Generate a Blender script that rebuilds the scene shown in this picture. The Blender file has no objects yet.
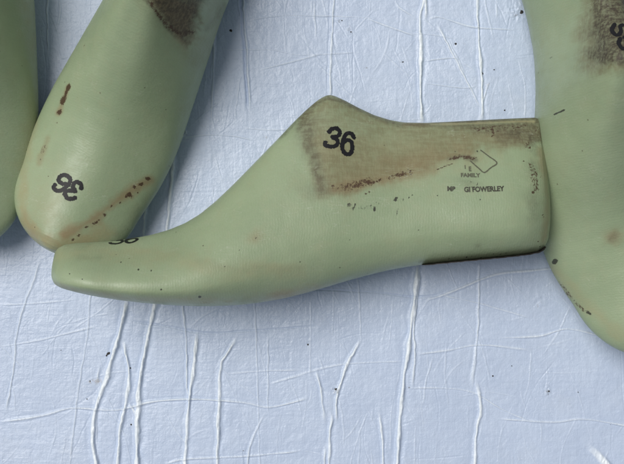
import bpy, math, random
import numpy as np
from mathutils import Vector
from mathutils.bvhtree import BVHTree

random.seed(7)
rng = np.random.default_rng(11)
scene = bpy.context.scene
R = math.radians

# ------------------------------------------------------------------ camera, sky, sun, exposure
H = 0.50            # camera height above the sheet, metres
P = 0.0005          # metres per photo pixel on the sheet
CX, CY = 312.0, 232.0

cam_d = bpy.data.cameras.new('camera')
cam = bpy.data.objects.new('camera', cam_d)
scene.collection.objects.link(cam)
cam.location = (0, 0, H)
cam_d.sensor_width = 36
cam_d.lens = 36 * H / (624 * P)
cam_d.clip_start = 0.01
cam_d.clip_end = 50
scene.camera = cam

SUN_EL, SUN_AZ = 62, -58          # degrees; azimuth measured from +Y towards +X
world = bpy.data.worlds.new('World')
scene.world = world
world.use_nodes = True
wn = world.node_tree
wn.nodes.clear()
wo = wn.nodes.new('ShaderNodeOutputWorld')
bg = wn.nodes.new('ShaderNodeBackground')
sky = wn.nodes.new('ShaderNodeTexSky')
sky.sky_type = 'NISHITA'
sky.sun_disc = False
sky.sun_elevation = R(SUN_EL)
sky.sun_rotation = R(SUN_AZ)
sky.air_density = 1.0
sky.dust_density = 3.0
sky.ozone_density = 1.0
bg.inputs['Strength'].default_value = 0.06
hs = wn.nodes.new('ShaderNodeHueSaturation')       # thin high cloud: a paler sky
hs.inputs['Saturation'].default_value = .5
wn.links.new(sky.outputs[0], hs.inputs['Color'])
wn.links.new(hs.outputs[0], bg.inputs[0])
wn.links.new(bg.outputs[0], wo.inputs[0])

sun_d = bpy.data.lights.new('sun', 'SUN')
sun_d.energy = 2.3
sun_d.angle = R(38)
sun_d.color = (1.0, 0.98, 0.94)
sun = bpy.data.objects.new('sun', sun_d)
scene.collection.objects.link(sun)
el, az = R(SUN_EL), R(SUN_AZ)
sv = Vector((math.cos(el) * math.sin(az), math.cos(el) * math.cos(az), math.sin(el)))
sun.rotation_euler = sv.to_track_quat('Z', 'Y').to_euler()
sun.location = sv * 2

scene.view_settings.view_transform = 'Standard'
scene.view_settings.look = 'None'
scene.view_settings.exposure = 0.0
scene.view_settings.gamma = 1.0
scene.render.engine = 'CYCLES'

# ------------------------------------------------------------------ helpers
def smooth(e0, e1, x):
    t = np.clip((x - e0) / (e1 - e0), 0, 1)
    return t * t * (3 - 2 * t)

def at(px, py, z):
    """a spot of the place, given in photo pixels at a height z above the sheet -> metres"""
    f = P * (H - z) / H
    return (px - CX) * f, (CY - py) * f

def seg_dist(X, Y, pts):
    d = np.full(X.shape, 1e9)
    for (ax, ay), (bx, by) in zip(pts[:-1], pts[1:]):
        vx, vy = bx - ax, by - ay
        L = vx * vx + vy * vy + 1e-12
        t = np.clip(((X - ax) * vx + (Y - ay) * vy) / L, 0, 1)
        d = np.minimum(d, np.hypot(X - ax - t * vx, Y - ay - t * vy))
    return d

def spline(pts, n=8):
    """Catmull-Rom through the points"""
    p = [np.array(q, float) for q in pts]
    if len(p) < 3:
        return [tuple(q) for q in p]
    p = [2 * p[0] - p[1]] + p + [2 * p[-1] - p[-2]]
    out = []
    for i in range(1, len(p) - 2):
        for k in range(n):
            t = k / n
            a, b, c, d = p[i - 1], p[i], p[i + 1], p[i + 2]
            out.append(tuple(0.5 * ((2 * b) + (c - a) * t + (2 * a - 5 * b + 4 * c - d) * t * t + (3 * b - a - 3 * c + d) * t ** 3)))
    out.append(tuple(p[-2]))
    return out

def poly_sdf(X, Y, poly):
    d = seg_dist(X, Y, list(poly) + [poly[0]])
    inside = np.zeros(X.shape, bool)
    n = len(poly)
    for i in range(n):
        x1, y1 = poly[i]
        x2, y2 = poly[(i + 1) % n]
        if y1 == y2:
            continue
        c = ((y1 > Y) != (y2 > Y)) & (X < (x2 - x1) * (Y - y1) / (y2 - y1) + x1)
        inside ^= c
    return np.where(inside, d, -d)

# smooth 2-D value noise for numpy
_perm = rng.random((256, 256))
def vnoise(x, y):
    xi = np.floor(x).astype(int); yi = np.floor(y).astype(int)
    fx = x - xi; fy = y - yi
    fx = fx * fx * (3 - 2 * fx); fy = fy * fy * (3 - 2 * fy)
    g = lambda a, b: _perm[a % 256, b % 256]
    return (g(xi, yi) * (1 - fx) + g(xi + 1, yi) * fx) * (1 - fy) + (g(xi, yi + 1) * (1 - fx) + g(xi + 1, yi + 1) * fx) * fy
def fbm(x, y, o=4):
    s = 0; a = 0.5
    for i in range(o):
        s = s + a * vnoise(x + 17.3 * i, y + 9.1 * i); a *= 0.5; x = x * 2.03; y = y * 2.03
    return s / (1 - 0.5 ** o)

def grid_mesh(name, V, rows, cols, wrap, caps=False):
    """V: rows*cols x 3; quads between rows; wrap closes the columns"""
    me = bpy.data.meshes.new(name)
    r = np.arange(rows - 1)[:, None]
    if wrap:
        c = np.arange(cols)[None, :]
        c2 = (c + 1) % cols
    else:
        c = np.arange(cols - 1)[None, :]
        c2 = c + 1
    q = np.stack(np.broadcast_arrays(r * cols + c, r * cols + c2, (r + 1) * cols + c2, (r + 1) * cols + c), -1).reshape(-1, 4)
    me.vertices.add(len(V))
    me.vertices.foreach_set('co', V.astype(np.float32).ravel())
    me.loops.add(q.size)
    me.loops.foreach_set('vertex_index', q.astype(np.int32).ravel())
    me.polygons.add(len(q))
    me.polygons.foreach_set('loop_start', np.arange(0, q.size, 4, dtype=np.int32))
    me.polygons.foreach_set('use_smooth', np.ones(len(q), bool))
    me.update(calc_edges=True)
    return me

def link(name, me, mat, parent=None):
    o = bpy.data.objects.new(name, me)
    scene.collection.objects.link(o)
    if mat: me.materials.append(mat)
    if parent: o.parent = parent
    return o

# ------------------------------------------------------------------ materials
class N:
    def __init__(self, name):
        self.m = bpy.data.materials.new(name); self.m.use_nodes = True
        self.t = self.m.node_tree
        self.b = self.t.nodes['Principled BSDF']
        self.tc = self.t.nodes.new('ShaderNodeTexCoord')
    def n(self, kind, **kw):
        x = self.t.nodes.new('ShaderNode' + kind)
        for k, v in kw.items():
            if k.startswith('i_'): x.inputs[k[2:].replace('_', ' ')].default_value = v
            else: setattr(x, k, v)
        return x
    def l(self, a, b): self.t.links.new(a, b)
    def obj(self, scale=(1, 1, 1), rot=(0, 0, 0)):
        mp = self.n('Mapping'); mp.inputs['Scale'].default_value = scale; mp.inputs['Rotation'].default_value = rot
        self.l(self.tc.outputs['Object'], mp.inputs[0]); return mp.outputs[0]
    def noise(self, scale, detail=4, rough=.55, vec=None, dist=0):
        x = self.n('TexNoise'); x.inputs['Scale'].default_value = scale; x.inputs['Detail'].default_value = detail
        x.inputs['Roughness'].default_value = rough; x.inputs['Distortion'].default_value = dist
        self.l(vec or self.tc.outputs['Object'], x.inputs['Vector']); return x.outputs['Fac']
    def ramp(self, fac, a, b, lo=0., hi=1.):
        x = self.n('MapRange'); x.inputs[1].default_value = a; x.inputs[2].default_value = b
        x.inputs[3].default_value = lo; x.inputs[4].default_value = hi; x.clamp = True
        x.interpolation_type = 'SMOOTHSTEP'
        self.l(fac, x.inputs[0]); return x.outputs[0]
    def math(self, op, a, b=None):
        x = self.n('Math'); x.operation = op
        for i, v in enumerate((a, b)):
            if v is None: continue
            if isinstance(v, (int, float)): x.inputs[i].default_value = v
            else: self.l(v, x.inputs[i])
        return x.outputs[0]
    def mix(self, fac, a, b, mode='MIX'):
        x = self.n('Mix'); x.data_type = 'RGBA'; x.blend_type = mode
        for sock, v in ((x.inputs[0], fac), (x.inputs[6], a), (x.inputs[7], b)):
            if isinstance(v, (int, float)): sock.default_value = v
            elif isinstance(v, tuple): sock.default_value = (*v, 1)
            else: self.l(v, sock)
        return x.outputs[2]
    def bump(self, h, strength, dist, prev=None):
        x = self.n('Bump'); x.inputs['Strength'].default_value = strength; x.inputs['Distance'].default_value = dist
        self.l(h, x.inputs['Height'])
        if prev: self.l(prev, x.inputs['Normal'])
        return x.outputs[0]

def last_material(rot=0.0):
    k = N('worn_green_plastic')
    at_ = k.n('Attribute'); at_.attribute_name = 'stain'
    sp = k.n('SeparateColor'); k.l(at_.outputs['Color'], sp.inputs[0])
    tan, grime, rust = sp.outputs
    at2 = k.n('Attribute'); at2.attribute_name = 'mark'
    sp2 = k.n('SeparateColor'); k.l(at2.outputs['Color'], sp2.inputs[0])
    yell, dots, halo = sp2.outputs
    big = k.noise(28, 4, .6)
    mid = k.noise(160, 5, .6)
    fine = k.noise(900, 4, .65)
    vfine = k.noise(2600, 3, .7)
    grain = k.noise(700, 3, .6, k.obj((0.12, 1, 1)))          # fibre streaks
    grain2 = k.noise(700, 3, .6, k.obj((1, 0.12, 1)))
    c = k.mix(k.ramp(big, .3, .7), (0.290, 0.366, 0.226), (0.340, 0.415, 0.262))
    c = k.mix(k.ramp(mid, .45, .75, 0, .35), c, (0.33, 0.36, 0.22))
    c = k.mix(k.math('MULTIPLY', yell, k.ramp(mid, .2, .7, .5, 1)), c, (0.36, 0.31, 0.17))
    weave = k.math('ADD', k.math('MULTIPLY', grain, .5), k.math('MULTIPLY', grain2, .5))
    # tan, see-through brown soaked patch
    c = k.mix(k.math('MULTIPLY', tan, k.ramp(weave, .36, .62, .55, 1)), c, (0.200, 0.180, 0.095))
    c = k.mix(halo, c, (0.26, 0.155, 0.075))
    # grey-black grime, broken up by the weave
    g = k.math('MULTIPLY', grime, k.ramp(k.math('ADD', k.math('MULTIPLY', weave, .6), k.math('MULTIPLY', fine, .4)), .38, .60, .45, 1))
    c = k.mix(g, c, (0.052, 0.040, 0.028))
    # rust-brown and black flecks: a crisp threshold on fine noise
    nz = k.math('ADD', k.math('MULTIPLY', fine, .6), k.math('MULTIPLY', vfine, .4))
    th = k.math('ADD', rust, k.math('MULTIPLY', k.math('SUBTRACT', nz, .5), 2.2))
    c = k.mix(k.math('MULTIPLY', k.ramp(th, .36, .60, 0, .92), k.ramp(rust, .08, .3)), c, (0.060, 0.026, 0.016))
    th2 = k.math('ADD', dots, k.math('MULTIPLY', k.math('SUBTRACT', nz, .5), 0.9))
    c = k.mix(k.math('MULTIPLY', k.ramp(th2, .40, .60, 0, .9), k.ramp(dots, .08, .3)), c, (0.022, 0.020, 0.018))
    # stray pinhead specks everywhere
    vo = k.n('TexVoronoi'); vo.inputs['Scale'].default_value = 150; k.l(k.tc.outputs['Object'], vo.inputs['Vector'])
    s1 = k.math('LESS_THAN', vo.outputs['Distance'], .06)
    vs = k.n('SeparateColor'); k.l(vo.outputs['Color'], vs.inputs[0])
    s2 = k.math('GREATER_THAN', vs.outputs[0], .72)
    c = k.mix(k.math('MULTIPLY', k.math('MULTIPLY', s1, s2), .6), c, (0.07, 0.055, 0.035))
    c = k.mix(k.math('MULTIPLY', k.ramp(vfine, .35, .65, 0, 1), .10), c, (0.16, 0.18, 0.10))
    # hairline scratches in several directions
    scr = None
    for ang, sc in ((.5, 26), (-.9, 34), (1.9, 22)):
        nn_ = k.noise(sc, 2, .5, k.obj((1, 9, 9), (0, 0, ang)))
        ln = k.math('LESS_THAN', k.math('ABSOLUTE', k.math('SUBTRACT', nn_, .56)), .0035)
        brk = k.ramp(k.noise(75, 2, .5), .55, .62)
        ln = k.math('MULTIPLY', ln, brk)
        scr = ln if scr is None else k.math('MAXIMUM', scr, ln)
    c = k.mix(k.math('MULTIPLY', scr, .30), c, (0.50, 0.54, 0.42))
    k.l(c, k.b.inputs['Base Color'])
    k.l(k.ramp(k.math('ADD', mid, k.math('MULTIPLY', grime, .5)), .3, 1.0, .33, .62), k.b.inputs['Roughness'])
    k.b.inputs['Specular IOR Level'].default_value = .42
    k.b.inputs['Subsurface Weight'].default_value = .12
    k.b.inputs['Subsurface Radius'].default_value = (.002, .003, .0015)
    k.b.inputs['Subsurface Scale'].default_value = 1.0
    # machining lines across the last, fine dents
    wv = k.n('TexWave'); wv.inputs['Scale'].default_value = 260; wv.inputs['Distortion'].default_value = 9
    wv.inputs['Detail'].default_value = 3; wv.inputs['Detail Scale'].default_value = .5
    k.l(k.obj((1, 1, 1), (0, 0, rot)), wv.inputs['Vector'])
    b1 = k.bump(wv.outputs['Fac'], .08, .0002)
    b2 = k.bump(fine, .28, .0004, b1)
    b3 = k.bump(k.noise(60, 3), .25, .0015, b2)
    k.l(b3, k.b.inputs['Normal'])
    return k.m

def ink_material(worn=.0, name='black_ink', col=(0.010, 0.010, 0.012)):
    k = N(name)
    nz = k.math('ADD', k.math('MULTIPLY', k.noise(1500, 4, .7), .6), k.math('MULTIPLY', k.noise(420, 3, .6), .4))
    c = k.mix(k.ramp(nz, .62 - worn, .74 - worn, 0, .75), col, (0.10, 0.10, 0.075))
    k.l(c, k.b.inputs['Base Color'])
    k.b.inputs['Roughness'].default_value = .5
    k.b.inputs['Specular IOR Level'].default_value = .3
    return k.m

def sheet_material():
    k = N('white_plastic_sheeting')
    at_ = k.n('Attribute'); at_.attribute_name = 'dirt'
    sp = k.n('SeparateColor'); k.l(at_.outputs['Color'], sp.inputs[0])
    brown, grey, crease_pale = sp.outputs
    fine = k.noise(900, 4, .65)
    mid = k.noise(70, 5, .6)
    c = k.mix(k.ramp(mid, .3, .7), (0.505, 0.595, 0.755), (0.545, 0.635, 0.79))
    c = k.mix(k.math('MULTIPLY', k.ramp(k.noise(22, 5, .7), .52, .8), .18), c, (0.50, 0.51, 0.50))
    c = k.mix(k.math('MULTIPLY', crease_pale, .95), c, (0.84, 0.90, 0.95))      # paler colour along the raised creases
    thb = k.math('ADD', brown, k.math('MULTIPLY', k.math('SUBTRACT', fine, .5), 1.6))
    c = k.mix(k.ramp(thb, .4, .9, 0, .55), c, (0.30, 0.25, 0.19))
    thg = k.math('ADD', grey, k.math('MULTIPLY', k.math('SUBTRACT', fine, .5), 2.0))
    c = k.mix(k.ramp(thg, .45, .9, 0, .6), c, (0.22, 0.22, 0.22))
    vo = k.n('TexVoronoi'); vo.inputs['Scale'].default_value = 60; k.l(k.tc.outputs['Object'], vo.inputs['Vector'])
    vs = k.n('SeparateColor'); k.l(vo.outputs['Color'], vs.inputs[0])
    dot = k.math('MULTIPLY', k.math('LESS_THAN', vo.outputs['Distance'], .025), k.math('GREATER_THAN', vs.outputs[0], .8))
    c = k.mix(k.math('MULTIPLY', dot, .6), c, (0.10, 0.09, 0.08))
    k.l(c, k.b.inputs['Base Color'])
    k.l(k.ramp(k.noise(40, 4), .3, .7, .30, .44), k.b.inputs['Roughness'])
    k.b.inputs['Specular IOR Level'].default_value = .5
    # woven scrim under the film + crumple cells
    gx = k.noise(420, 3, .6, k.obj((1, .10, 1)))
    gy = k.noise(420, 3, .6, k.obj((.10, 1, 1)))
    b1 = k.bump(k.math('ADD', gx, gy), .42, .0004)
    cr = k.n('TexVoronoi'); cr.feature = 'DISTANCE_TO_EDGE'; cr.inputs['Scale'].default_value = 75
    dn = k.n('TexNoise'); dn.inputs['Scale'].default_value = 60; dn.inputs['Detail'].default_value = 3
    k.l(k.tc.outputs['Object'], dn.inputs['Vector'])
    vm = k.n('VectorMath'); vm.operation = 'MULTIPLY_ADD'; vm.inputs[1].default_value = (.02, .02, .02)
    k.l(dn.outputs['Color'], vm.inputs[0]); k.l(k.tc.outputs['Object'], vm.inputs[2])
    k.l(vm.outputs[0], cr.inputs['Vector'])
    b2 = k.bump(k.ramp(cr.outputs['Distance'], 0, .10), .12, .0003, b1)
    b3 = k.bump(k.noise(260, 4, .65), .5, .0009, b2)
    k.l(b3, k.b.inputs['Normal'])
    return k.m

def plain(name, col, rough=.5, metal=0.):
    k = N(name)
    nz = k.noise(300, 5, .7)
    c = k.mix(k.ramp(nz, .35, .7), col, tuple(min(1, v * 1.8 + .01) for v in col))
    k.l(c, k.b.inputs['Base Color'])
    k.b.inputs['Roughness'].default_value = rough
    k.b.inputs['Metallic'].default_value = metal
    k.l(k.bump(nz, .3, .0004), k.b.inputs['Normal'])
    return k.m

M_LAST = last_material()
M_INK = ink_material(.02)
M_FAINT = ink_material(.14, 'worn_stamp_ink', (0.115, 0.12, 0.08))
M_STAMP = ink_material(.17, 'broken_stamp_ink', (0.045, 0.045, 0.032))
M_SHEET = sheet_material()
M_SPECK = plain('dark_grit', (0.02, 0.018, 0.016), .7)
M_PLATE = plain('dark_heel_plate', (0.012, 0.009, 0.008), .6, .0)

# ------------------------------------------------------------------ the plastic sheet (setting)
# creases: (points in photo pixels, half width px, height mm, sharpness)
RIDGES = [
 ([(129,296),(127.5,301),(120,331),(107,376),(95.6,410),(93,440),(96,464),(99,500)], 2.6, .95),
 ([(99,365),(97.5,376),(98,387)], 1.8, .5),
 ([(122,340),(124,346),(129,372),(126,402),(120,429),(118,464),(117,500)], 2.2, .75),
 ([(157,290),(155.6,303),(148,335),(140.6,376),(138,402),(137,440),(136,500)], 2.8, 1.0),
 ([(126,402),(132,408),(137,420)], 2.0, .5),
 ([(92,285),(90,301),(87,335),(79,384),(73,432),(69,470)], .9, .22),
 ([(0,422),(41,416),(72,408),(116,410),(150,402),(190,399),(241,402),(270,407),(308,398)], 1.2, .35),
 ([(0,347),(40,340),(77,331),(97,326)], .9, .22),
 ([(128,321),(165,326),(205,333),(246,331),(318,326)], 1.0, -.26),
 ([(0,305),(40,303),(80,299)], .8, .18),
 ([(40,262),(33,282),(18,326),(13,372),(5,413)], 1.2, .3),
 ([(181,290),(182,305),(186,339),(187,387),(190,399)], 1.4, .4),
 ([(197,331),(194,365),(189,402),(186,440),(184,500)], 2.0, .65),
 ([(237,337),(226,355),(220.6,367),(219,402),(216,500)], 2.0, .65),
 ([(253,290),(255,312),(258,402),(260,500)], .8, .2),
 ([(268,335),(268,414)], .8, .2),
 ([(264,414),(250,447),(245,480)], 1.1, .3),
 ([(226,374),(262,371),(300,370)], .8, .2),
 ([(165,464),(185,459),(245,456),(300,451)], 1.0, .28),
 ([(356,270),(358,282),(361,339)], .8, .22),
 ([(361,339),(347,365),(337,396),(336,422)], 1.8, .6),
 ([(332,412),(329.5,440),(329,500)], 1.9, .6),
 ([(316,370),(321,392),(325,422)], 1.3, .4),
 ([(325,446),(323,500)], 1.5, .45),
 ([(379,412),(382,440),(384,500)], 1.7, .55),
 ([(418,262),(413,310),(408.6,348),(402,392),(399,430),(395,500)], 2.4, .9),
 ([(420,268),(414,330),(415,350),(412,387)], 1.4, .45),
 ([(311,300),(310,378)], .7, .14),
 ([(260,285),(290,288),(347,291),(380,293),(413,297),(440,295)], .9, -.24),
 ([(270,384),(290,378),(338,365),(404,361)], .8, .2),
 ([(480,262),(479,273),(477,345),(472,390)], 1.1, .32),
 ([(477,340),(471,385)], 1.4, .35),
 ([(476,380),(481,408),(476,436),(473,500)], 1.9, .65),
 ([(425,301),(440,296),(458.6,289),(495,275),(530,271),(560,268)], 1.3, .34),
 ([(440,295),(481,304),(530,318)], .9, .24),
 ([(418,354),(449.5,350),(481,345),(530,350)], 1.2, .3),
 ([(409,388),(440,388),(472,392),(500,408),(530,422)], .9, .24),
 ([(500,338),(540,336),(567,329),(600,336),(640,347)], 1.0, .28),
 ([(500,419),(554,422),(585,419),(640,428)], 1.2, .32),
 ([(424.6,-30),(424,0),(419.6,15.5),(421,46.6),(420,78),(422,125)], 2.0, .7),
 ([(426.5,-30),(426,0),(425,21)], 1.2, .45),
 ([(476,-30),(477,0),(478,31),(481,78),(482,109),(480,122)], 1.7, .65),
 ([(437,24),(439,28),(454,57),(470,88),(481,109)], 1.2, .42),
 ([(446,36),(458,60),(466,76)], 1.0, .28),
 ([(490,80),(488,85),(481,109)], .9, .32),
 ([(480,109),(483,120)], 1.1, .32),
 ([(426,21),(439,17),(472,27),(514,30)], .9, .24),
 ([(423,61),(452,58),(463,62)], .8, .22),
 ([(395,0),(400,8),(418,19)], .9, .26),
 ([(423,83),(465,88),(480,84)], .7, .16),
 ([(462,62),(476,72)], .8, .2),
 ([(496,0),(497,20)], .8, .2),
 ([(238,-30),(241,0),(242,26),(244.6,46.6),(245,67),(248,111)], 1.3, -.55),
 ([(239,-30),(243.5,0),(244.5,26),(247,46.6),(247.6,67),(250,111)], 1.1, .3),
 ([(239,78),(235,120)], .9, .22),
 ([(314.5,0),(315,20),(316.5,39)], .9, .26),
 ([(312,0),(312,18)], .7, .16),
 ([(335,-20),(334,0),(331,52),(330,100)], 1.2, .36),
 ([(331,-20),(330,0),(328,52),(327,96)], .6, -.14),
 ([(248,21),(285,15.5),(360,17),(380,20)], .7, .18),
 ([(220,50),(272,50),(300,55),(360,52)], .6, .14),
 ([(259,70),(292,62),(323.5,53)], .8, .2),
 ([(366,18),(390,27),(416,36)], .9, .26),
 ([(376,8),(366,18),(352,34)], .7, .14),
 ([(353,20),(353,90)], .6, -.12),
 ([(214,20),(214,60),(212,110),(214,130)], 1.0, .26),
 ([(181,138),(205,135),(233,136),(256,141)], .8, .22),
 ([(178,125),(186,132),(180,140),(190,141)], .8, .28),
 ([(178,140),(175,149),(171,188),(165,245)], 1.9, .5),
 ([(150,190),(146,205),(143,245)], 1.7, .42),
 ([(215,156),(223,184)], .7, .18),
 ([(222,100),(205,113),(190,127)], .6, .13),
 ([(47,-20),(47.6,8),(48,56)], 1.1, .3),
 ([(58,-20),(60,10),(56,34)], .8, .18),
 ([(262,28),(270,24)], .5, .1), ([(284,40),(290,26)], .5, .1),
]
# small restless creases the film is full of
for i in range(620):
    x = random.uniform(-60, 690); y = random.uniform(-60, 530)
    a = random.choice([90, 90, 90, 90, 92, 86, 0, 45, 135, 60, 120, 75, 105, 20]) + random.gauss(0, 9)
    L = random.uniform(8, 70) * (1.4 if 60 < a < 120 else 1)
    a2 = a + random.gauss(0, 12)
    p0 = (x, y); p1 = (x + L * .5 * math.cos(R(a)), y - L * .5 * math.sin(R(a)))
    p2 = (p1[0] + L * .5 * math.cos(R(a2)), p1[1] - L * .5 * math.sin(R(a2)))
    RIDGES.append(([p0, p1, p2], random.uniform(.4, .8), random.choice([1, 1, -1]) * random.uniform(.03, .12)))
# coarser ones in the sheet round about
for i in range(60):
    x = random.uniform(-500, 1100); y = random.uniform(-500, 960)
    L = random.uniform(60, 220)
    if -60 < x < 680 and -60 < y < 800: continue; a = 90 + random.gauss(0, 12)
    RIDGES.append(([(x, y), (x + L * .5 * math.cos(R(a)) + random.gauss(0, 6), y - L * .5 * math.sin(R(a))), (x + L * math.cos(R(a)), y - L * math.sin(R(a)))], random.uniform(3, 5), random.uniform(.4, .9)))

def axis(lo, hi, step, far, coarse):
    mid = np.arange(lo, hi + step * .5, step)
    out = [hi]; s = step
    while out[-1] < far:
        s = min(s * 1.06, coarse); out.append(out[-1] + s)
    hi_part = np.array(out[1:])
    out = [lo]; s = step
    while out[-1] > -far + (lo + hi):
        s = min(s * 1.06, coarse); out.append(out[-1] - s)
    lo_part = np.array(out[1:])[::-1]
    return np.concatenate([lo_part, mid, hi_part])
gx = axis(-20, 644, .62, 1200, 8)           # photo pixels on the sheet
gy = axis(-20, 484, .62, 1100, 8)
GX, GY = np.meshgrid(gx, gy)
Z = (fbm(GX / 130 + 40, GY / 130 + 11, 3) - .5) * 2.2          # mm, slow swell
Z += (fbm(GX / 22 + 3, GY / 26 + 5, 3) - .5) * .28
white = np.zeros_like(Z)
for pts, w, h in RIDGES:
    sp_ = spline(pts, 6) if len(pts) > 2 else pts
    xs = [p[0] for p in sp_]; ys = [p[1] for p in sp_]
    pad = w * 6 + 3
    i0, i1 = np.searchsorted(gx, (min(xs) - pad, max(xs) + pad)); j0, j1 = np.searchsorted(gy, (min(ys) - pad, max(ys) + pad))
    if i1 - i0 < 2 or j1 - j0 < 2: continue
    sx, sy = GX[j0:j1, i0:i1], GY[j0:j1, i0:i1]
    wob = (fbm(sx / 9, sy / 9, 2) - .5) * 1.6 + (fbm(sx / 2.5, sy / 3.5, 2) - .5) * .7 * min(1, w / 1.5)
    d = seg_dist(sx + wob, sy, sp_)
    # fade at both ends, uneven height along the crease
    e = np.minimum(np.hypot(sx - xs[0], sy - ys[0]), np.hypot(sx - xs[-1], sy - ys[-1]))
    amp = smooth(-2, 10 + 3 * w, e) * (.6 + .8 * vnoise(sx / 17 + 5, sy / 17 + h * 30))
    ww = .82 * w * (.45 + 1.0 * vnoise(sx / 15 + 50 + w * 7, sy / 15))
    prof = np.exp(-np.abs(d / ww) ** (3.5 if w > 1.3 else 2.0)) * (.75 + .5 * vnoise(sx / 1.4 + 9, sy / 6)) - .18 * np.exp(-((d - 2.3 * ww) / (1.1 * ww)) ** 2)
    Z[j0:j1, i0:i1] += 1.35 * h * amp * prof
    white[j0:j1, i0:i1] = np.maximum(white[j0:j1, i0:i1], np.clip(abs(h) * amp * 1.7, 0, 1) * np.exp(-(d / (ww * .85)) ** 4) * (h > 0))
# little crumpled tufts
for (x, y, r, h) in [(515, 12, 8, .7), (335, 391, 4, .6), (548, 391, 5, .5), (539, 300, 8, .25), (184, 133, 6, .3), (350, 30, 5, .2)]:
    m = np.exp(-((GX - x) ** 2 + (GY - y) ** 2) / r ** 2)
    Z += h * m * (fbm(GX / 2.4 + 8, GY / 2.4, 3) - .4) * 2
brown = np.zeros_like(Z); grey = np.zeros_like(Z)
def blot(arr, x, y, rx, ry, v):
    m = ((GX - x) / rx) ** 2 + ((GY - y) / ry) ** 2
    np.maximum(arr, v * np.exp(-m), out=arr)
for b_ in [(97, 381, 8, 4, .75), (90, 382, 3, 3, .7), (539, 305, 9, 12, .42), (515, 14, 8, 6, .5), (184, 134, 9, 6, .55), (205, 126, 9, 5, .4), (266, 137, 5, 4, .55), (464, 44, 3, 3, .5), (488, 86, 3, 6, .5)]:
    blot(brown, *b_)
for b_ in [(335, 391, 5, 5, .7), (308, 345, 2, 3, .75), (548, 392, 3.2, 4, .85), (548, 388, 5, 5, .5), (498, 319, 4, 3, .5), (350, 29, 6, 9, .45), (357, 20, 6, 8, .4), (403, 62, 4, 1.6, .75), (366, 68, 4, 1.4, .65), (339, 21, 2.5, 2.5, .7), (390, 60, 3, 2, .4), (495, 70, 2.4, 1.6, .7), (255, 36, 2, 2, .4), (570, 404, 2.5, 2.5, .5), (65, 357, 3, 2, .5)]:
    blot(grey, *b_)
V = np.stack([(GX - CX) * P, (CY - GY) * P, Z * .001], -1).reshape(-1, 3)
me = grid_mesh('plastic_sheet', V, len(gy), len(gx), False)
me.flip_normals()
ca = me.color_attributes.new('dirt', 'FLOAT_COLOR', 'POINT')
col = np.zeros((V.shape[0], 4), np.float32); col[:, 0] = brown.ravel(); col[:, 1] = grey.ravel(); col[:, 2] = white.ravel(); col[:, 3] = 1
ca.data.foreach_set('color', col.ravel())
sheet = link('plastic_sheet', me, M_SHEET)
sheet['kind'] = 'structure'
from bisect import bisect
def sheet_z(px, py):
    return Z[min(len(gy) - 1, bisect(gy, py)), min(len(gx) - 1, bisect(gx, px))] * .001

# ------------------------------------------------------------------ the shoe lasts
U = P * .90                                   # metres per unit of the last's own outline (photo px of the near last)
# side view outline of a last, toe at x=52, heel at x=548 (y downwards as in the photo)
TOP = [(51.5,262),(52.2,256),(53.5,251.5),(57,247.5),(64,244.5),(76,243),(92,242.2),(110,241.2),(130,238.6),(150,235),(168,230),(185,223),(200,214),(216,201),(232,186),(248,170),(264,153.5),(280,137),(294,122),(308,108.5),(318,100),(325,96),(329,94.6),(334,95.6),(344,100),(358,107.5),(374,115),(390,120),(404,122.4),(425,122.8),(450,121.8),(480,120.3),(510,118.9),(534,118),(536.8,119),(538,122),(541,131),(544,145),(546.4,162),(547.6,180),(548,200)]
BOT = [(51.5,270),(51.9,276),(53.5,281),(58,285.5),(66,288.5),(80,291.5),(100,295.4),(125,299.3),(150,302),(180,304.3),(210,305.2),(240,304),(262,301.5),(285,297.6),(305,292.6),(325,287),(345,281),(365,275.5),(385,270.6),(405,266.8),(425,264),(455,261),(490,257.6),(520,254.4),(533,252.2),(540,248.6),(544,243),(546.4,232),(547.6,218),(548,206)]
HW = [(0,0),(1.2,12),(3,20),(6,30),(13,41),(25,51),(40,59),(60,66),(85,71.5),(110,75),(135,76),(160,75),(185,72),(220,67),(260,61),(300,56.5),(340,54),(380,55),(415,57.5),(440,57.5),(462,53),(478,44),(488,32),(494,17),(496.5,0)]

def curve(tab, x):
    xs = np.array([p[0] for p in tab], float); ys = np.array([p[1] for p in tab], float)
    return np.interp(x, xs, ys)

def smooth1(a, x, n):
    """light smoothing of a tabulated curve so its corners do not show as facets"""
    k = np.ones(n) / n
    pad = n // 2
    return np.convolve(np.pad(a, pad, mode='edge'), k, mode='valid')[:len(a)]

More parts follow.
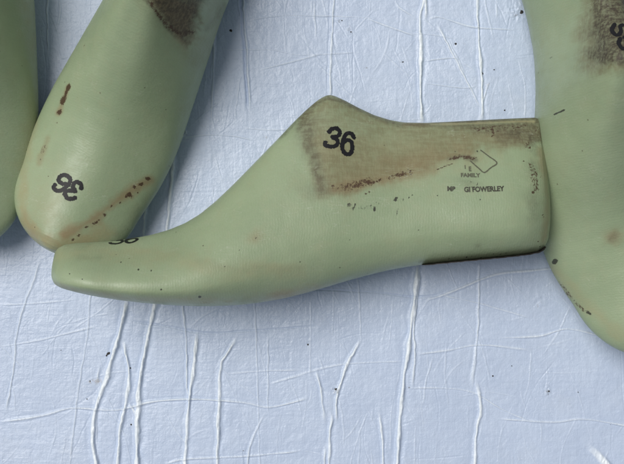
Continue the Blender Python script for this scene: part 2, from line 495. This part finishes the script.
def last_points(nx, nt, bend, ftop=2.1):
    t = np.linspace(0, 1, nx)
    s = .72 * (0.5 - 0.5 * np.cos(np.pi * t)) + .28 * t
    x = 51.5 + 496.5 * s
    n = max(3, int(nx * .012) | 1)
    yt = curve(TOP, x); yb = curve(BOT, x)
    ys = smooth1(yt, x, n); e = smooth(60, 75, x) * (1 - smooth(520, 532, x)); yt = yt * (1 - e) + ys * e
    ys = smooth1(yb, x, n * 2 + 1); yb = yb * (1 - e) + ys * e
    a = x - 51.5
    hw = curve(HW, a)
    toe = 68.6 * np.sqrt(np.clip(1 - (1 - np.clip(a / 72, 0, 1)) ** 2.3, 0, 1)); hw = np.where(a < 72, toe, hw)
    heel = 57.5 * np.clip(1 - np.clip((a - 436) / 60.5, 0, 1) ** 2.4, 0, 1) ** (1 / 2.2); hw = np.where(a > 436, heel, hw)
    e = smooth(10, 30, a) * (1 - smooth(455, 480, a)); hw = hw * (1 - e) + smooth1(hw, x, n * 3) * e
    zc = bend(a)
    fore = 1 - smooth(120, 230, a)               # 1 in the forefoot
    cone = smooth(150, 270, a)
    n_top = ftop + 1.2 * cone
    n_bot = 3.0 + .5 * cone
    taper = .34 * fore + cone * .60 + (1 - fore) * (1 - cone) * .3
    taper = np.clip(taper, 0, .62)
    # perimeter parameter, denser where the outline turns
    th = np.linspace(0, 2 * np.pi, nt, endpoint=False)
    C, S = np.cos(th)[None], np.sin(th)[None]
    up = S >= 0
    nn = np.where(up, n_top[:, None], n_bot[:, None])
    yn = np.sign(S) * np.abs(S) ** (2 / nn)
    zn = np.sign(C) * np.abs(C) ** (2 / nn)
    frac = .36 - .06 * fore                       # widest line sits low, near the sole
    hgt = (yb - yt)
    mid = yb - frac * hgt
    Y = np.where(up, mid[:, None] - yn * ((1 - frac) * hgt)[:, None], mid[:, None] - yn * (frac * hgt)[:, None])
    hrel = (yb[:, None] - Y) / np.maximum(hgt[:, None], 1e-3)
    tp = 1 - taper[:, None] * smooth(.25, 1.05, hrel) ** 1.0
    # waist above the heel swell and slight tuck to the feather edge
    tuck = 1 - .10 * (1 - smooth(0, .22, hrel))
    Zl = zc[:, None] + hw[:, None] * zn * tp * tuck
    X = np.broadcast_to(x[:, None], Y.shape)
    return X - 312, 232 - Y, Zl

def finish_last(root, W, nx, nt, stains, name='body', mat=None):
    """W: nx*nt x 3 world points"""
    loc = np.array(root.location)
    me = grid_mesh(name, W - loc, nx, nt, True)
    # close both ends
    import bmesh
    n = W.shape[0]
    R_, T, G, Yl, D, Ha = (np.zeros(n) for _ in range(6))
    tgt = {'tan': T, 'grime': G, 'rust': R_, 'yellow': Yl, 'dot': D, 'halo': Ha}
    up = W[:, 2]
    cache = {}
    for st in stains:
        kind, shape, z, par, val = st[:5]
        f = P * (H - z) / H
        if z not in cache:
            X = W[:, 0] / f + CX; Y = CY - W[:, 1] / f
            cache[z] = (X, Y, (fbm(X / 14 + 5, Y / 14 + 9, 4) - .5) + .25 * (fbm(X / 3 + 5, Y / 3 + 9, 2) - .5))
        XX, YY, NN = cache[z]
        pts_ = shape[1] if shape[0] != 'ell' else [shape[1]]
        pad_ = par * 4 + 12 if shape[0] != 'ell' else 3.5 * max(shape[2], shape[3])
        bx = [p[0] for p in pts_]; by = [p[1] for p in pts_]
        idx = np.nonzero((XX > min(bx) - pad_) & (XX < max(bx) + pad_) & (YY > min(by) - pad_) & (YY < max(by) + pad_))[0]
        if not len(idx): continue
        X, Y, nz = XX[idx], YY[idx], NN[idx]
        if shape[0] == 'poly':
            d = poly_sdf(X + nz * par * 1.6, Y + nz * par * 1.6, shape[1]); m = smooth(-par * .5, par, d)
        elif shape[0] == 'line':
            d = seg_dist(X, Y, shape[1]); m = 1 - smooth(0, 1, d / par + nz * .9)
        else:
            (x0, y0), rx, ry, ang = shape[1], shape[2], shape[3], R(shape[4] if len(shape) > 4 else 0)
            dx, dy = X - x0, Y - y0
            u = (dx * math.cos(ang) + dy * math.sin(ang)) / rx; v = (-dx * math.sin(ang) + dy * math.cos(ang)) / ry
            m = np.exp(-(u * u + v * v) * np.maximum(.45, 1 + par * nz * 1.5))
        side = smooth(.008, .02, up[idx])                # marks stay on the side that was handled
        if kind == 'clean':
            T[idx] *= 1 - m * val; G[idx] *= 1 - m * val; continue
        a = tgt[kind]
        a[idx] = np.maximum(a[idx], m * val * side)
    for nm, chans in (('stain', (T, G, R_)), ('mark', (Yl, D, Ha))):
        ca = me.color_attributes.new(nm, 'FLOAT_COLOR', 'POINT')
        c = np.ones((n, 4), np.float32)
        for i, a in enumerate(chans): c[:, i] = np.clip(a, 0, 1)
        ca.data.foreach_set('color', c.ravel())
    o = link(name, me, mat or M_LAST, root)
    # check the winding
    p = me.polygons[len(me.polygons) // 2]
    cen = W.mean(0) - loc
    mid_row = (W.reshape(nx, nt, 3)[nx // 2]).mean(0) - loc
    v = Vector(p.center) - Vector(mid_row)
    if p.normal.dot(v) < 0: me.flip_normals()
    return o

def bvh_of(W, nx, nt, step=2):
    G = W.reshape(nx, nt, 3)[::step, ::step]
    a, b = G.shape[:2]
    i = np.arange(a - 1)[:, None]; j = np.arange(b)[None]; j2 = (j + 1) % b
    q = np.stack(np.broadcast_arrays(i * b + j, i * b + j2, (i + 1) * b + j2, (i + 1) * b + j), -1).reshape(-1, 4)
    return BVHTree.FromPolygons(G.reshape(-1, 3).tolist(), q.tolist())

def ink_patch(name, root, bvh, strokes, rad, z, mat, origin=None, cell=.34, bleed=.35):
    """thin printed film following the surface. strokes in photo px at height z, seen from above"""
    pts = [p for s in strokes for p in s]
    x0 = min(p[0] for p in pts) - rad * 2; x1 = max(p[0] for p in pts) + rad * 2
    y0 = min(p[1] for p in pts) - rad * 2; y1 = max(p[1] for p in pts) + rad * 2
    xs = np.arange(x0, x1, cell); ys = np.arange(y0, y1, cell)
    X, Y = np.meshgrid(xs, ys)
    d = np.full(X.shape, 1e9)
    for s in strokes: d = np.minimum(d, seg_dist(X, Y, spline(s, 8)))
    d = d + (fbm(X / 1.3 + 3, Y / 1.3, 3) - .5) * bleed * 2 * rad * .55
    keep = d < rad
    vid = {}; verts = []; faces = []
    loc = root.location
    def vert(i, j):
        k = (i, j)
        if k in vid: return vid[k]
        px, py = xs[j] - cell / 2, ys[i] - cell / 2
        if origin is None:
            wx, wy = at(px, py, z); o = Vector((wx, wy, .3)); dr = Vector((0, 0, -1))
        else:
            o, dr = origin(px, py)
        h, nrm, _, _ = bvh.ray_cast(o, dr)
        if h is None: vid[k] = None; return None
        if nrm.dot(dr) > 0: nrm = -nrm
        vid[k] = len(verts); verts.append(h + nrm * .00013 - loc); return vid[k]
    for i in range(len(ys) - 1):
        for j in range(len(xs) - 1):
            if keep[i, j]:
                f = [vert(i, j), vert(i, j + 1), vert(i + 1, j + 1), vert(i + 1, j)]
                if None not in f: faces.append(f[::-1])
    if not faces: return None
    me = bpy.data.meshes.new(name)
    me.from_pydata([tuple(v) for v in verts], [], faces)
    me.polygons.foreach_set('use_smooth', np.ones(len(faces), bool))
    me.update()
    return link(name, me, mat, root)

def text_patch(name, root, bvh, text, px, py, size, z, mat, ang=0, stretch=1.0):
    cu = bpy.data.curves.new('t', 'FONT'); cu.body = text; cu.size = 1; cu.offset = .045
    ob = bpy.data.objects.new('t', cu); scene.collection.objects.link(ob)
    bpy.context.view_layer.update()
    dg = bpy.context.evaluated_depsgraph_get()
    me = bpy.data.meshes.new_from_object(ob.evaluated_get(dg))
    bpy.data.objects.remove(ob); bpy.data.curves.remove(cu)
    ca, sa = math.cos(R(ang)), math.sin(R(ang))
    for v in me.vertices:
        tx, ty = v.co.x * size * stretch, v.co.y * size
        qx, qy = px + tx * ca + ty * sa, py - (ty * ca - tx * sa)
        wx, wy = at(qx, qy, z)
        h, nrm, _, _ = bvh.ray_cast(Vector((wx, wy, .3)), Vector((0, 0, -1)))
        if nrm.z < 0: nrm = -nrm
        v.co = h + nrm * .00014 - root.location
    me.name = name
    return link(name, me, mat, root)

def new_last(loc, label):
    e = bpy.data.objects.new('shoe_last', None); scene.collection.objects.link(e)
    e.location = loc; e.empty_display_size = .02
    e['label'] = label; e['category'] = 'shoe last'; e['group'] = 'green plastic shoe lasts on the sheeting'
    return e

# ---- the near last, lying on its side across the sheet
NX, NT = 820, 440
bend = lambda a: np.interp(a, [0, 60, 130, 250, 400, 497], [96, 88, 77, 66, 59.5, 59])
k5 = np.ones(61) / 61
def bend_main(a):
    y = bend(a); g = np.linspace(-40, 540, 600); yy = np.convolve(np.pad(bend(g), 30, mode='edge'), k5, 'valid')
    return np.interp(a, g, yy)
lx, ly, lz = last_points(NX, NT, bend_main, 1.8)
UF = P * np.interp(lx, [-262, -150, -60, 60, 236], [.906, .925, .938, .940, .949])
W = np.stack([lx * UF, ly * UF, lz * U], -1).reshape(-1, 3)
main = new_last((0.02, -0.01, 0), 'whole green shoe last lying on its side across the sheet, heel to the right')
ST = [
 ('tan', ('poly', [(290,88),(296,118),(303,150),(309,178),(316,199),(330,200),(352,193),(380,184),(410,176),(440,168),(462,158),(486,150),(505,146),(530,146),(560,140),(560,100),(400,100),(330,80)]), .055, 7, .80),
 ('grime', ('poly', [(284,105),(300,140),(310,178),(317,198),(328,196),(324,170),(318,140),(314,110),(322,90),(300,90)]), .055, 8, .6),
 ('grime', ('ell', (305, 125), 14, 20, 0), .055, 2, .5),
 ('grime', ('ell', (322, 190), 14, 7, 0), .055, 2, .35),
 ('grime', ('line', [(280,136),(300,116),(314,103),(327,95),(345,99),(375,113),(400,121)]), .045, 5, .55),
 ('grime', ('poly', [(425,112),(440,124),(465,130),(490,135),(508,142),(530,146),(556,148),(556,105),(480,105)]), .045, 10, .62),
 ('grime', ('ell', (520, 131), 22, 9, 0), .045, 2, .8),
 ('grime', ('ell', (534, 136), 8, 12, 0), .04, 2, .85),
 ('grime', ('ell', (495, 122), 12, 6, 0), .045, 3, .55),
 ('grime', ('line', [(400,122),(470,122),(540,119)]), .045, 4, .5),
 ('clean', ('ell', (348, 125), 30, 16, 20), .052, 2, .35),
 ('clean', ('ell', (400, 140), 26, 12, 0), .052, 2, .30),
 ('clean', ('line', [(432,123.5),(480,122.5),(536,120)]), .036, 2.2, .8),
 ('yellow', ('line', [(405,124),(450,123),(500,121),(536,120)]), .036, 3, .9),
 ('halo', ('ell', (425, 160), 45, 12, -8), .06, 2, .34),
 ('halo', ('ell', (510, 134), 30, 10, 0), .045, 2, .22),
 ('rust', ('line', [(476,128),(500,125),(516,127),(528,124)]), .04, 3, .50),
 ('rust', ('ell', (497, 130), 3, 4, 0), .045, 2, .6),
 ('rust', ('ell', (531, 143), 5, 4, 0), .045, 2, .5),
 ('yellow', ('poly', [(310,140),(330,130),(400,135),(480,130),(480,150),(400,178),(330,195)]), .055, 10, .45),
 ('halo', ('line', [(440,168),(420,172),(395,176),(370,182),(335,188)]), .06, 11, .38),
 ('halo', ('ell', (390, 172), 50, 14, -12), .06, 2, .22),
 ('rust', ('ell', (333, 186), 3, 2.2, 0), .06, 1, .62),
 ('rust', ('ell', (357, 184), 24, 5, -8), .06, 2, .50),
 ('rust', ('ell', (370, 181), 10, 5.5, -8), .06, 2, .58),
 ('rust', ('ell', (402, 173), 15, 3.6, -12), .06, 2, .56),
 ('rust', ('line', [(365,194),(373,190)]), .06, 1.3, .8),
 ('rust', ('line', [(440,168),(452,163),(458,161)]), .06, 1.6, .8),
 ('rust', ('line', [(453,157),(468,154.5),(478,156)]), .055, 3.2, .62),
 ('grime', ('line', [(452,157),(468,155),(480,158)]), .055, 4, .6),
 ('dot', ('ell', (366, 207), 22, 5, -4), .06, 2, .50),
 ('dot', ('ell', (373, 207), 9, 4, -4), .06, 2, .56),
 ('dot', ('ell', (400, 199), 14, 4, -10), .06, 2, .47),
 ('dot', ('ell', (474, 181), 16, 3, 22), .055, 2, .50),
 ('grime', ('ell', (472, 183), 18, 6, 15), .055, 2, .28),
 ('halo', ('ell', (255, 238), 7, 6, 0), .062, 1, .35),
 ('dot', ('ell', (255.5, 238), 2, 2, 0), .062, 1, .75),
 ('rust', ('line', [(533,190),(534,176),(530,166)]), .04, 6, .48),
 ('halo', ('line', [(541,150),(545,180),(545,215),(542,240)]), .035, 9, .42),
 ('grime', ('ell', (534, 166), 6, 8, 0), .045, 2, .38),
 ('grime', ('ell', (531, 205), 6, 14, 0), .045, 3, .32),
 ('grime', ('line', [(420,262),(470,257),(538,249)]), .045, 3, .25),
 ('grime', ('ell', (480, 246), 4, 3, 0), .055, 2, .3),
 ('yellow', ('ell', (290, 295), 28, 7, -8), .055, 2, .75),
 ('halo', ('ell', (277, 298), 14, 4, -8), .055, 2, .3),
 ('yellow', ('line', [(60,255),(90,252),(160,255),(230,268),(300,270)]), .05, 14, .30),
 ('grime', ('line', [(58,252),(64,247),(90,245)]), .04, 8, .14),
 ('grime', ('line', [(85,257),(105,257)]), .045, 5, .14),
 ('yellow', ('line', [(60,284),(130,297),(230,300)]), .05, 6, .4),
 ('yellow', ('ell', (420, 150), 60, 26, -8), .055, 2, .32),
 ('grime', ('line', [(200,262),(240,270),(300,268)]), .062, 7, .10),
]
def scatter(kind, n, cx, cy, sx, sy, slope, rr, z):
    for i in range(n):
        dx, dy = random.gauss(0, sx), random.gauss(0, sy)
        q = random.uniform(.5, 1.3) * rr
        ST.append((kind, ('ell', (cx + dx, cy + dy + dx * slope), q * random.uniform(1, 2.2), q * random.uniform(.6, 1), random.uniform(-40, 10)), z, 1.5, random.uniform(.55, .95)))
scatter('rust', 26, 366, 182, 11, 2.4, -.15, 1.2, .06)
scatter('rust', 16, 402, 173, 10, 1.8, -.25, 1.0, .06)
scatter('rust', 5, 340, 187, 7, 2, 0, .9, .06)
scatter('dot', 42, 366, 206, 13, 3.4, -.1, 1.15, .06)
scatter('dot', 20, 400, 198, 10, 2.2, -.2, 1.0, .06)
scatter('rust', 16, 465, 156, 9, 1.5, .05, 1.2, .056)
scatter('rust', 14, 505, 128, 18, 4, 0, 1.4, .045)
scatter('dot', 10, 474, 181, 10, 2.5, .3, .8, .055)
scatter('rust', 12, 533, 175, 3, 14, 0, 1.1, .045)
scatter('rust', 10, 540, 215, 2, 16, 0, .8, .04)
scatter('dot', 10, 478, 257, 32, 1.2, -.12, .8, .045)
for (x, y, r) in [(141,269,1.3),(154,270,1.2),(74,273,1),(88,278,1),(165,288,1.4),(201,296,1.8),(226,266,1.2),(388,203,1),(483,199,1.2),(472,258,1.3),(505,258,1.3),(122,262,1),(300,262,1.2),(420,230,1),(350,240,1),(398,214,1),(484,148,1.5),(440,195,.9),(240,250,.9)]:
    ST.append(('dot', ('ell', (x, y), r, r, 0), .058, 1, .8))
body = finish_last(main, W, NX, NT, ST)
bv = bvh_of(W, NX, NT, 2)
def zz(L, ox, oy, s): return [(ox + a / s, oy + b / s) for a, b in L]
three = zz([(180,182),(212,152),(255,150),(284,185),(265,222),(210,236),(250,252),(262,290),(236,322),(185,328),(142,312),(146,286)], 310, 110, 9.28)
six = zz([(416,236),(396,198),(355,196),(325,230),(306,290),(306,350),(335,396),(380,392),(397,345),(392,280),(355,262),(312,290)], 310, 110, 9.28)
o = ink_patch('size_number', main, bv, [three, six], 2.1, .052, M_INK, bleed=.6); o['label'] = 'black stamped 36 high on the instep side'
# the number on top of the toe, read from above the toe: seen almost edge-on here
def from_vamp(px, py):
    return Vector(((px + 3 - CX) * P * .92, .12, (py + VZ) * U)), Vector((0, -1, 0))
VZ = -26
t3 = [(109,112),(113,109),(118,110),(119.5,115),(115,118),(119.5,120),(121,125),(117,129),(111,128),(109,125)]
t6 = [(135,112),(131,108.5),(127,110),(124.5,117),(124.5,124),(128,129),(133,128),(135.5,123),(133,118.5),(128,118.5),(125,121)]
o = ink_patch('size_number', main, bv, [t3, t6], 1.6, 0, M_INK, origin=from_vamp); o['label'] = 'black stamped 36 on top of the toe, seen edge-on'
# maker's stamp
o = ink_patch('maker_stamp', main, bv, [[(484.5,148.6),(492,155),(499.5,162),(493,167),(486,172),(481,168),(476,163),(473,160)]], .62, .05, M_FAINT, cell=.26, bleed=.6)
o['label'] = 'worn thin diamond outline of the maker\'s stamp'
for txt, px, py, s, a, st, m in [('MB', 447.5, 190.8, 6.6, 3, .95, M_STAMP), ('GI FOWERLEY', 464.5, 192, 7.0, -1.5, .90, M_STAMP), ('FAMILY', 462, 176.5, 5.6, 1, 1.05, M_FAINT), ('I', 466.5, 168, 5, 0, 1, M_FAINT), ('E', 470.5, 170.5, 6.5, 0, .8, M_FAINT)]:
    o = text_patch('stamped_lettering', main, bv, txt, px, py, s, .05, m, a, st)
# heel plate: thin dark metal sheet under the heel
xs = np.linspace(420, 541, 60)
tbl = []
for x in xs:
    a = x - 51.5
    yb = float(curve(BOT, np.array([x]))[0]); hw = float(curve(HW, np.array([a]))[0]) * .76; zc = float(bend_main(np.array([a]))[0])
    tbl.append((x, yb, hw, zc))
vs = []; K = 14
for (x, yb, hw, zc) in tbl:
    for off in (-1.5, 1.5):
        for k in range(K):
            q = -1 + 2 * k / (K - 1)
            hwe = hw * min(1, math.sqrt(max(0.02, (x - 417) / 8)))
            f_ = P * float(np.interp(x - 312, [-262, -150, -60, 60, 236], [.906, .925, .938, .940, .949]))
            vs.append(((x - 312) * f_, (232 - (yb - .45 + off * .22 + 0.22 * math.sin(x * .7) * math.sin(x * .23))) * f_, (zc + q * hwe) * U))
fs = []
S2 = 2 * K
for i in range(len(tbl) - 1):
    for k in range(K - 1):
        a = i * S2 + k
        fs.append((a, a + 1, a + 1 + S2, a + S2)); b = a + K
        fs.append((b, b + S2, b + 1 + S2, b + 1))
    for k in (0, K - 1):
        a = i * S2 + k; fs.append((a, a + S2, a + K + S2, a + K))
for i in (0, len(tbl) - 1):
    for k in range(K - 1):
        a = i * S2 + k; fs.append((a, a + 1, a + 1 + K, a + K))
vs = [(x - main.location.x, y - main.location.y, z - main.location.z) for x, y, z in vs]
me = bpy.data.meshes.new('heel_plate'); me.from_pydata(vs, [], fs); me.update()
import bmesh
bm = bmesh.new(); bm.from_mesh(me); bmesh.ops.recalc_face_normals(bm, faces=bm.faces); bm.to_mesh(me); bm.free()
link('heel_plate', me, M_PLATE, main)

# ---- the upright lasts
def upright(label, tip, direction, roll, stains, nx=520, nt=300, tipz=.027, lift=0.0, side=1, sweep=0):
    """tip: photo px of the toe tip; direction: photo-plane unit vector toe -> heel"""
    lx, ly, lz = last_points(nx, nt, lambda a: side * 5 * np.sin(np.clip(a / 260, 0, 1) * np.pi) + sweep * (smooth(0, 150, a) + .65 * np.exp(-((a - 235) / 75) ** 2)))
    lx = lx + 260.5                                   # 0 at the toe
    # stand it on ball and heel seat
    pit = math.atan2(55, 340)
    cx, cy = math.cos(-pit), math.sin(-pit)
    X = lx * cx - ly * cy; Y = lx * cy + ly * cx
    # heel sits back down: Y is now height
    c, s = math.cos(R(roll)), math.sin(R(roll))
    Y2 = Y * c - lz * s; Z2 = Y * s + lz * c
    Y2 = Y2 - Y2.min()
    Z2 = Z2 - Z2[:40].mean()
    X = X - X.min()
    wx, wy = at(*tip, tipz)
    dx, dy = direction[0], -direction[1]
    L = math.hypot(dx, dy); dx, dy = dx / L, dy / L
    nxv, nyv = -dy, dx
    Wx = wx + (X * dx + Z2 * nxv) * U; Wy = wy + (X * dy + Z2 * nyv) * U
    Wp = np.stack([Wx, Wy, Y2 * U + lift], -1).reshape(-1, 3)
    root = new_last((wx + dx * .1, wy + dy * .1, 0), label)
    finish_last(root, Wp, nx, nt, stains, mat=last_material(-math.atan2(dy, dx)))
    return root, bvh_of(Wp, nx, nt, 2)

SB = [
 ('grime', ('poly', [(100,-60),(132,-14),(146,0),(160,16),(172,34),(182,42),(192,34),(200,16),(204,0),(214,-40)]), .07, 6, .9),
 ('grime', ('line', [(138,-10),(158,16),(174,36),(186,38)]), .07, 4, .6),
 ('halo', ('poly', [(148,0),(178,42),(192,36),(204,0)]), .07, 8, .75),
 ('tan', ('line', [(135,-10),(160,22),(190,52),(206,30),(216,-10)]), .07, 12, .30),
 ('rust', ('line', [(158,14),(168,28),(180,34),(190,28)]), .07, 6, .56),
 ('grime', ('line', [(222,-5),(214,12),(205,28)]), .045, 3, .3),
 # left row of pick marks
 ('rust', ('ell', (62.5, 84.5), 3.0, 4.6, 25), .045, 1, 1.2),
 ('rust', ('ell', (59.5, 90), 2.2, 4.0, 25), .045, 1, 1.1),
 ('rust', ('ell', (56, 97), 3.6, 5.4, 20), .045, 1, 1.25),
 ('rust', ('ell', (51.5, 108.5), 2.8, 3.2, 20), .045, 1, 1.1),
 ('rust', ('ell', (48.5, 119.5), 1.5, 2, 20), .045, 1, .62),
 ('halo', ('line', [(62,84),(56,97),(51,109)]), .045, 6, .55),
 ('halo', ('line', [(42,136),(36,150),(33,162)]), .04, 6, .34),
 ('rust', ('ell', (37, 147), 3, 8, 20), .04, 2, .47),
 # right row of pick marks towards the toe
 ('halo', ('line', [(145,178),(120,196),(100,213),(82,226),(66,236)]), .036, 9, .62),
 ('yellow', ('line', [(20,190),(24,220),(42,240),(75,243),(105,232)]), .03, 14, .75),
 ('yellow', ('line', [(28,120),(22,150),(20,185)]), .03, 10, .4),
 ('halo', ('line', [(26,215),(36,232),(60,243)]), .03, 8, .22),
 ('grime', ('line', [(120,235),(135,220),(150,195)]), .02, 7, .15),
 ('yellow', ('ell', (45, 205), 20, 25, 0), .035, 2, .3),
]
for (x, y, r, v) in [(142,178,2.6,.9),(136,183,2.8,.85),(131,187,2,.8),(126,192,3,.9),(122,197,2,.8),(116,201,1.7,.85),(109,206,2.2,.8),(103,214,3,.85),(98,219,1.6,.7),(92,224,2.4,.8),(86,227,3.2,.7),(79,235,1.8,.8),(73,239,2.6,.9),(96,222,2,.7),(133,193,1.4,.6),(46,175,1,.8),(88,48,1.3,.6),(150,92,1,.6),(84,160,.9,.6),(120,120,.9,.5)]:
    SB.append(('rust', ('ell', (x + random.gauss(0, .8), y + random.gauss(0, .8)), r * random.uniform(.7, 1.7), r * random.uniform(.5, 1.1), random.uniform(-80, 20)), .036, 2, v * random.uniform(.75, 1.1)))
def shifted(st, dx, dy):
    k_, sh, z_, p_, v_ = st
    if sh[0] == 'ell': sh = ('ell', (sh[1][0] + dx, sh[1][1] + dy)) + tuple(sh[2:])
    else: sh = (sh[0], [(x + dx, y + dy) for x, y in sh[1]])
    return (k_, sh, z_, p_, v_)
SB = [shifted(q, -4, -6) if q[2] == .07 else q for q in SB]
lastB, bvB = upright('green shoe last standing upright with a 36 and rusty pick marks on its toe', (52, 252), (.42, -.907), 0, SB, 780, 460)
z10 = lambda L: zz(L, 40, 165, 10.4)
sixB = z10([(135,205),(120,228),(150,260),(200,265),(245,235),(288,195),(300,150),(270,110),(225,100),(182,125),(175,160),(210,190),(262,197)])
threeB = z10([(415,240),(413,200),(375,175),(338,188),(330,235),(352,270),(300,262),(255,275),(245,303),(270,340),(310,350),(350,340)])
o = ink_patch('size_number', lastB, bvB, [sixB, threeB], 2.15, .040, M_INK, bleed=.6); o['label'] = 'black stamped 36 read upside down'

SC = [
 ('grime', ('poly', [(594,-60),(594,30),(592,58),(600,70),(614,73),(630,66),(648,62),(670,30),(670,-60)]), .075, 6, 1.0),
 ('grime', ('ell', (596, 62), 14, 16, 0), .07, 2, .35),
 ('tan', ('poly', [(588,-60),(588,40),(587,66),(598,82),(616,80),(640,72),(660,40),(660,-60)]), .075, 8, .8),
 ('dot', ('line', [(545,119),(550,117)]), .026, 1.5, 1.2),
 ('dot', ('ell', (525, 15), 2.5, 4, 0), .03, 2, .8),
 ('rust', ('line', [(530,80),(531,90)]), .03, 3, .5),
 ('dot', ('ell', (558, 262), 2.0, 3.0, 0), .026, 2, 1.2),
 ('dot', ('ell', (592, 314), 3.4, 1.8, 40), .03, 2, .75),
 ('rust', ('line', [(565,282),(576,298),(588,312)]), .03, 2, .5),
 ('halo', ('ell', (620, 237), 7, 8, 0), .05, 2, .45),
 ('grime', ('ell', (620, 238), 3.5, 5, 20), .05, 2, .45),
 ('dot', ('ell', (561.5, 50), 1.5, 1.5, 0), .06, 1, .6),
 ('yellow', ('line', [(560,270),(590,305),(620,335)]), .03, 10, .4),
]
lastC, bvC = upright('green shoe last at the right edge, dark stained cone with a cut-off number', (666, 356), (-.19, -.98), 0, SC, 780, 460, sweep=17)
g9 = lambda L: zz(L, 594, 10, 9.28)
th = g9([(222,125),(198,170),(212,232),(250,232),(272,190),(280,150),(290,190),(300,240),(262,290),(232,300),(222,345),(248,388),(290,382),(325,345),(318,300)])
o = ink_patch('size_number', lastC, bvC, [[(x + 7, y - 6) for x, y in g9([(228,122),(196,178),(214,234),(252,230),(272,190),(276,145),(300,130)])], [(x + 7, y - 6) for x, y in g9([(248,280),(224,330),(246,388),(286,380),(310,345),(330,300),(320,270),(285,268)])]], 2.0, .092, M_INK)
o['label'] = 'black stamped digit cut by the photo edge'

SA = [
 ('dot', ('ell', (12, 79), 1.6, 1.4, 0), .04, 1, .5),
 ('yellow', ('line', [(28,0),(32,80),(20,160)]), .03, 12, .3),
]
lastA, bvA = upright('green shoe last at the far left edge with no number showing', (-50, 250), (.09, -1), 0, SA, 300, 180)

# ------------------------------------------------------------------ grit on the sheet
def grit(px, py, rx, ry, ang=0):
    n = 9
    z = sheet_z(px, py)
    wx, wy = (px - CX) * P, (CY - py) * P
    vs = []
    for lev, sc in ((-.25, 1.05), (.25, .9), (.5, .5)):
        for i in range(n):
            t = 2 * math.pi * i / n; r = random.uniform(.72, 1.15) * sc
            x, y = rx * r * math.cos(t), ry * r * math.sin(t)
            c, s = math.cos(R(ang)), math.sin(R(ang))
            vs.append(((x * c - y * s) * P, (x * s + y * c) * P, lev * min(rx, ry) * P * .8))
    fs = [tuple(range(2 * n, 3 * n))]
    for l in range(2):
        for i in range(n):
            a = l * n + i; b = l * n + (i + 1) % n
            fs.append((a, b, b + n, a + n))
    me = bpy.data.meshes.new('grit'); me.from_pydata(vs, [], fs); me.update()
    o = link('grit', me, M_SPECK, sheet); o.location = (wx, wy, z)
for g_ in [(108, 353.6, 2.4, 1.4, 20), (106.5, 355.5, .9, 1.2), (130, 368, .9, .9), (131, 424.5, 1, 1), (87, 399, .7, .6), (231, 31, 1.5, 1.5), (455.6, 44, 1.3, 1.2), (482, 73.5, 1, 1.5, 30), (521.5, 12.5, 2, 2.2), (493, 376, 1, .9), (512, 366, .6, .6), (504.5, 110.5, 1, .8), (61, 350, .6, .5), (336, 389, 1.4, 1), (308, 344.5, .8, 1), (549, 391, 1, 1), (90, 381, .8, .8), (342, 20.5, .8, .7), (351, 32, .8, 1), (494, 70, .9, .6), (403, 62, 1.1, .6), (578, 392, .7, .6)]:
    grit(*g_)
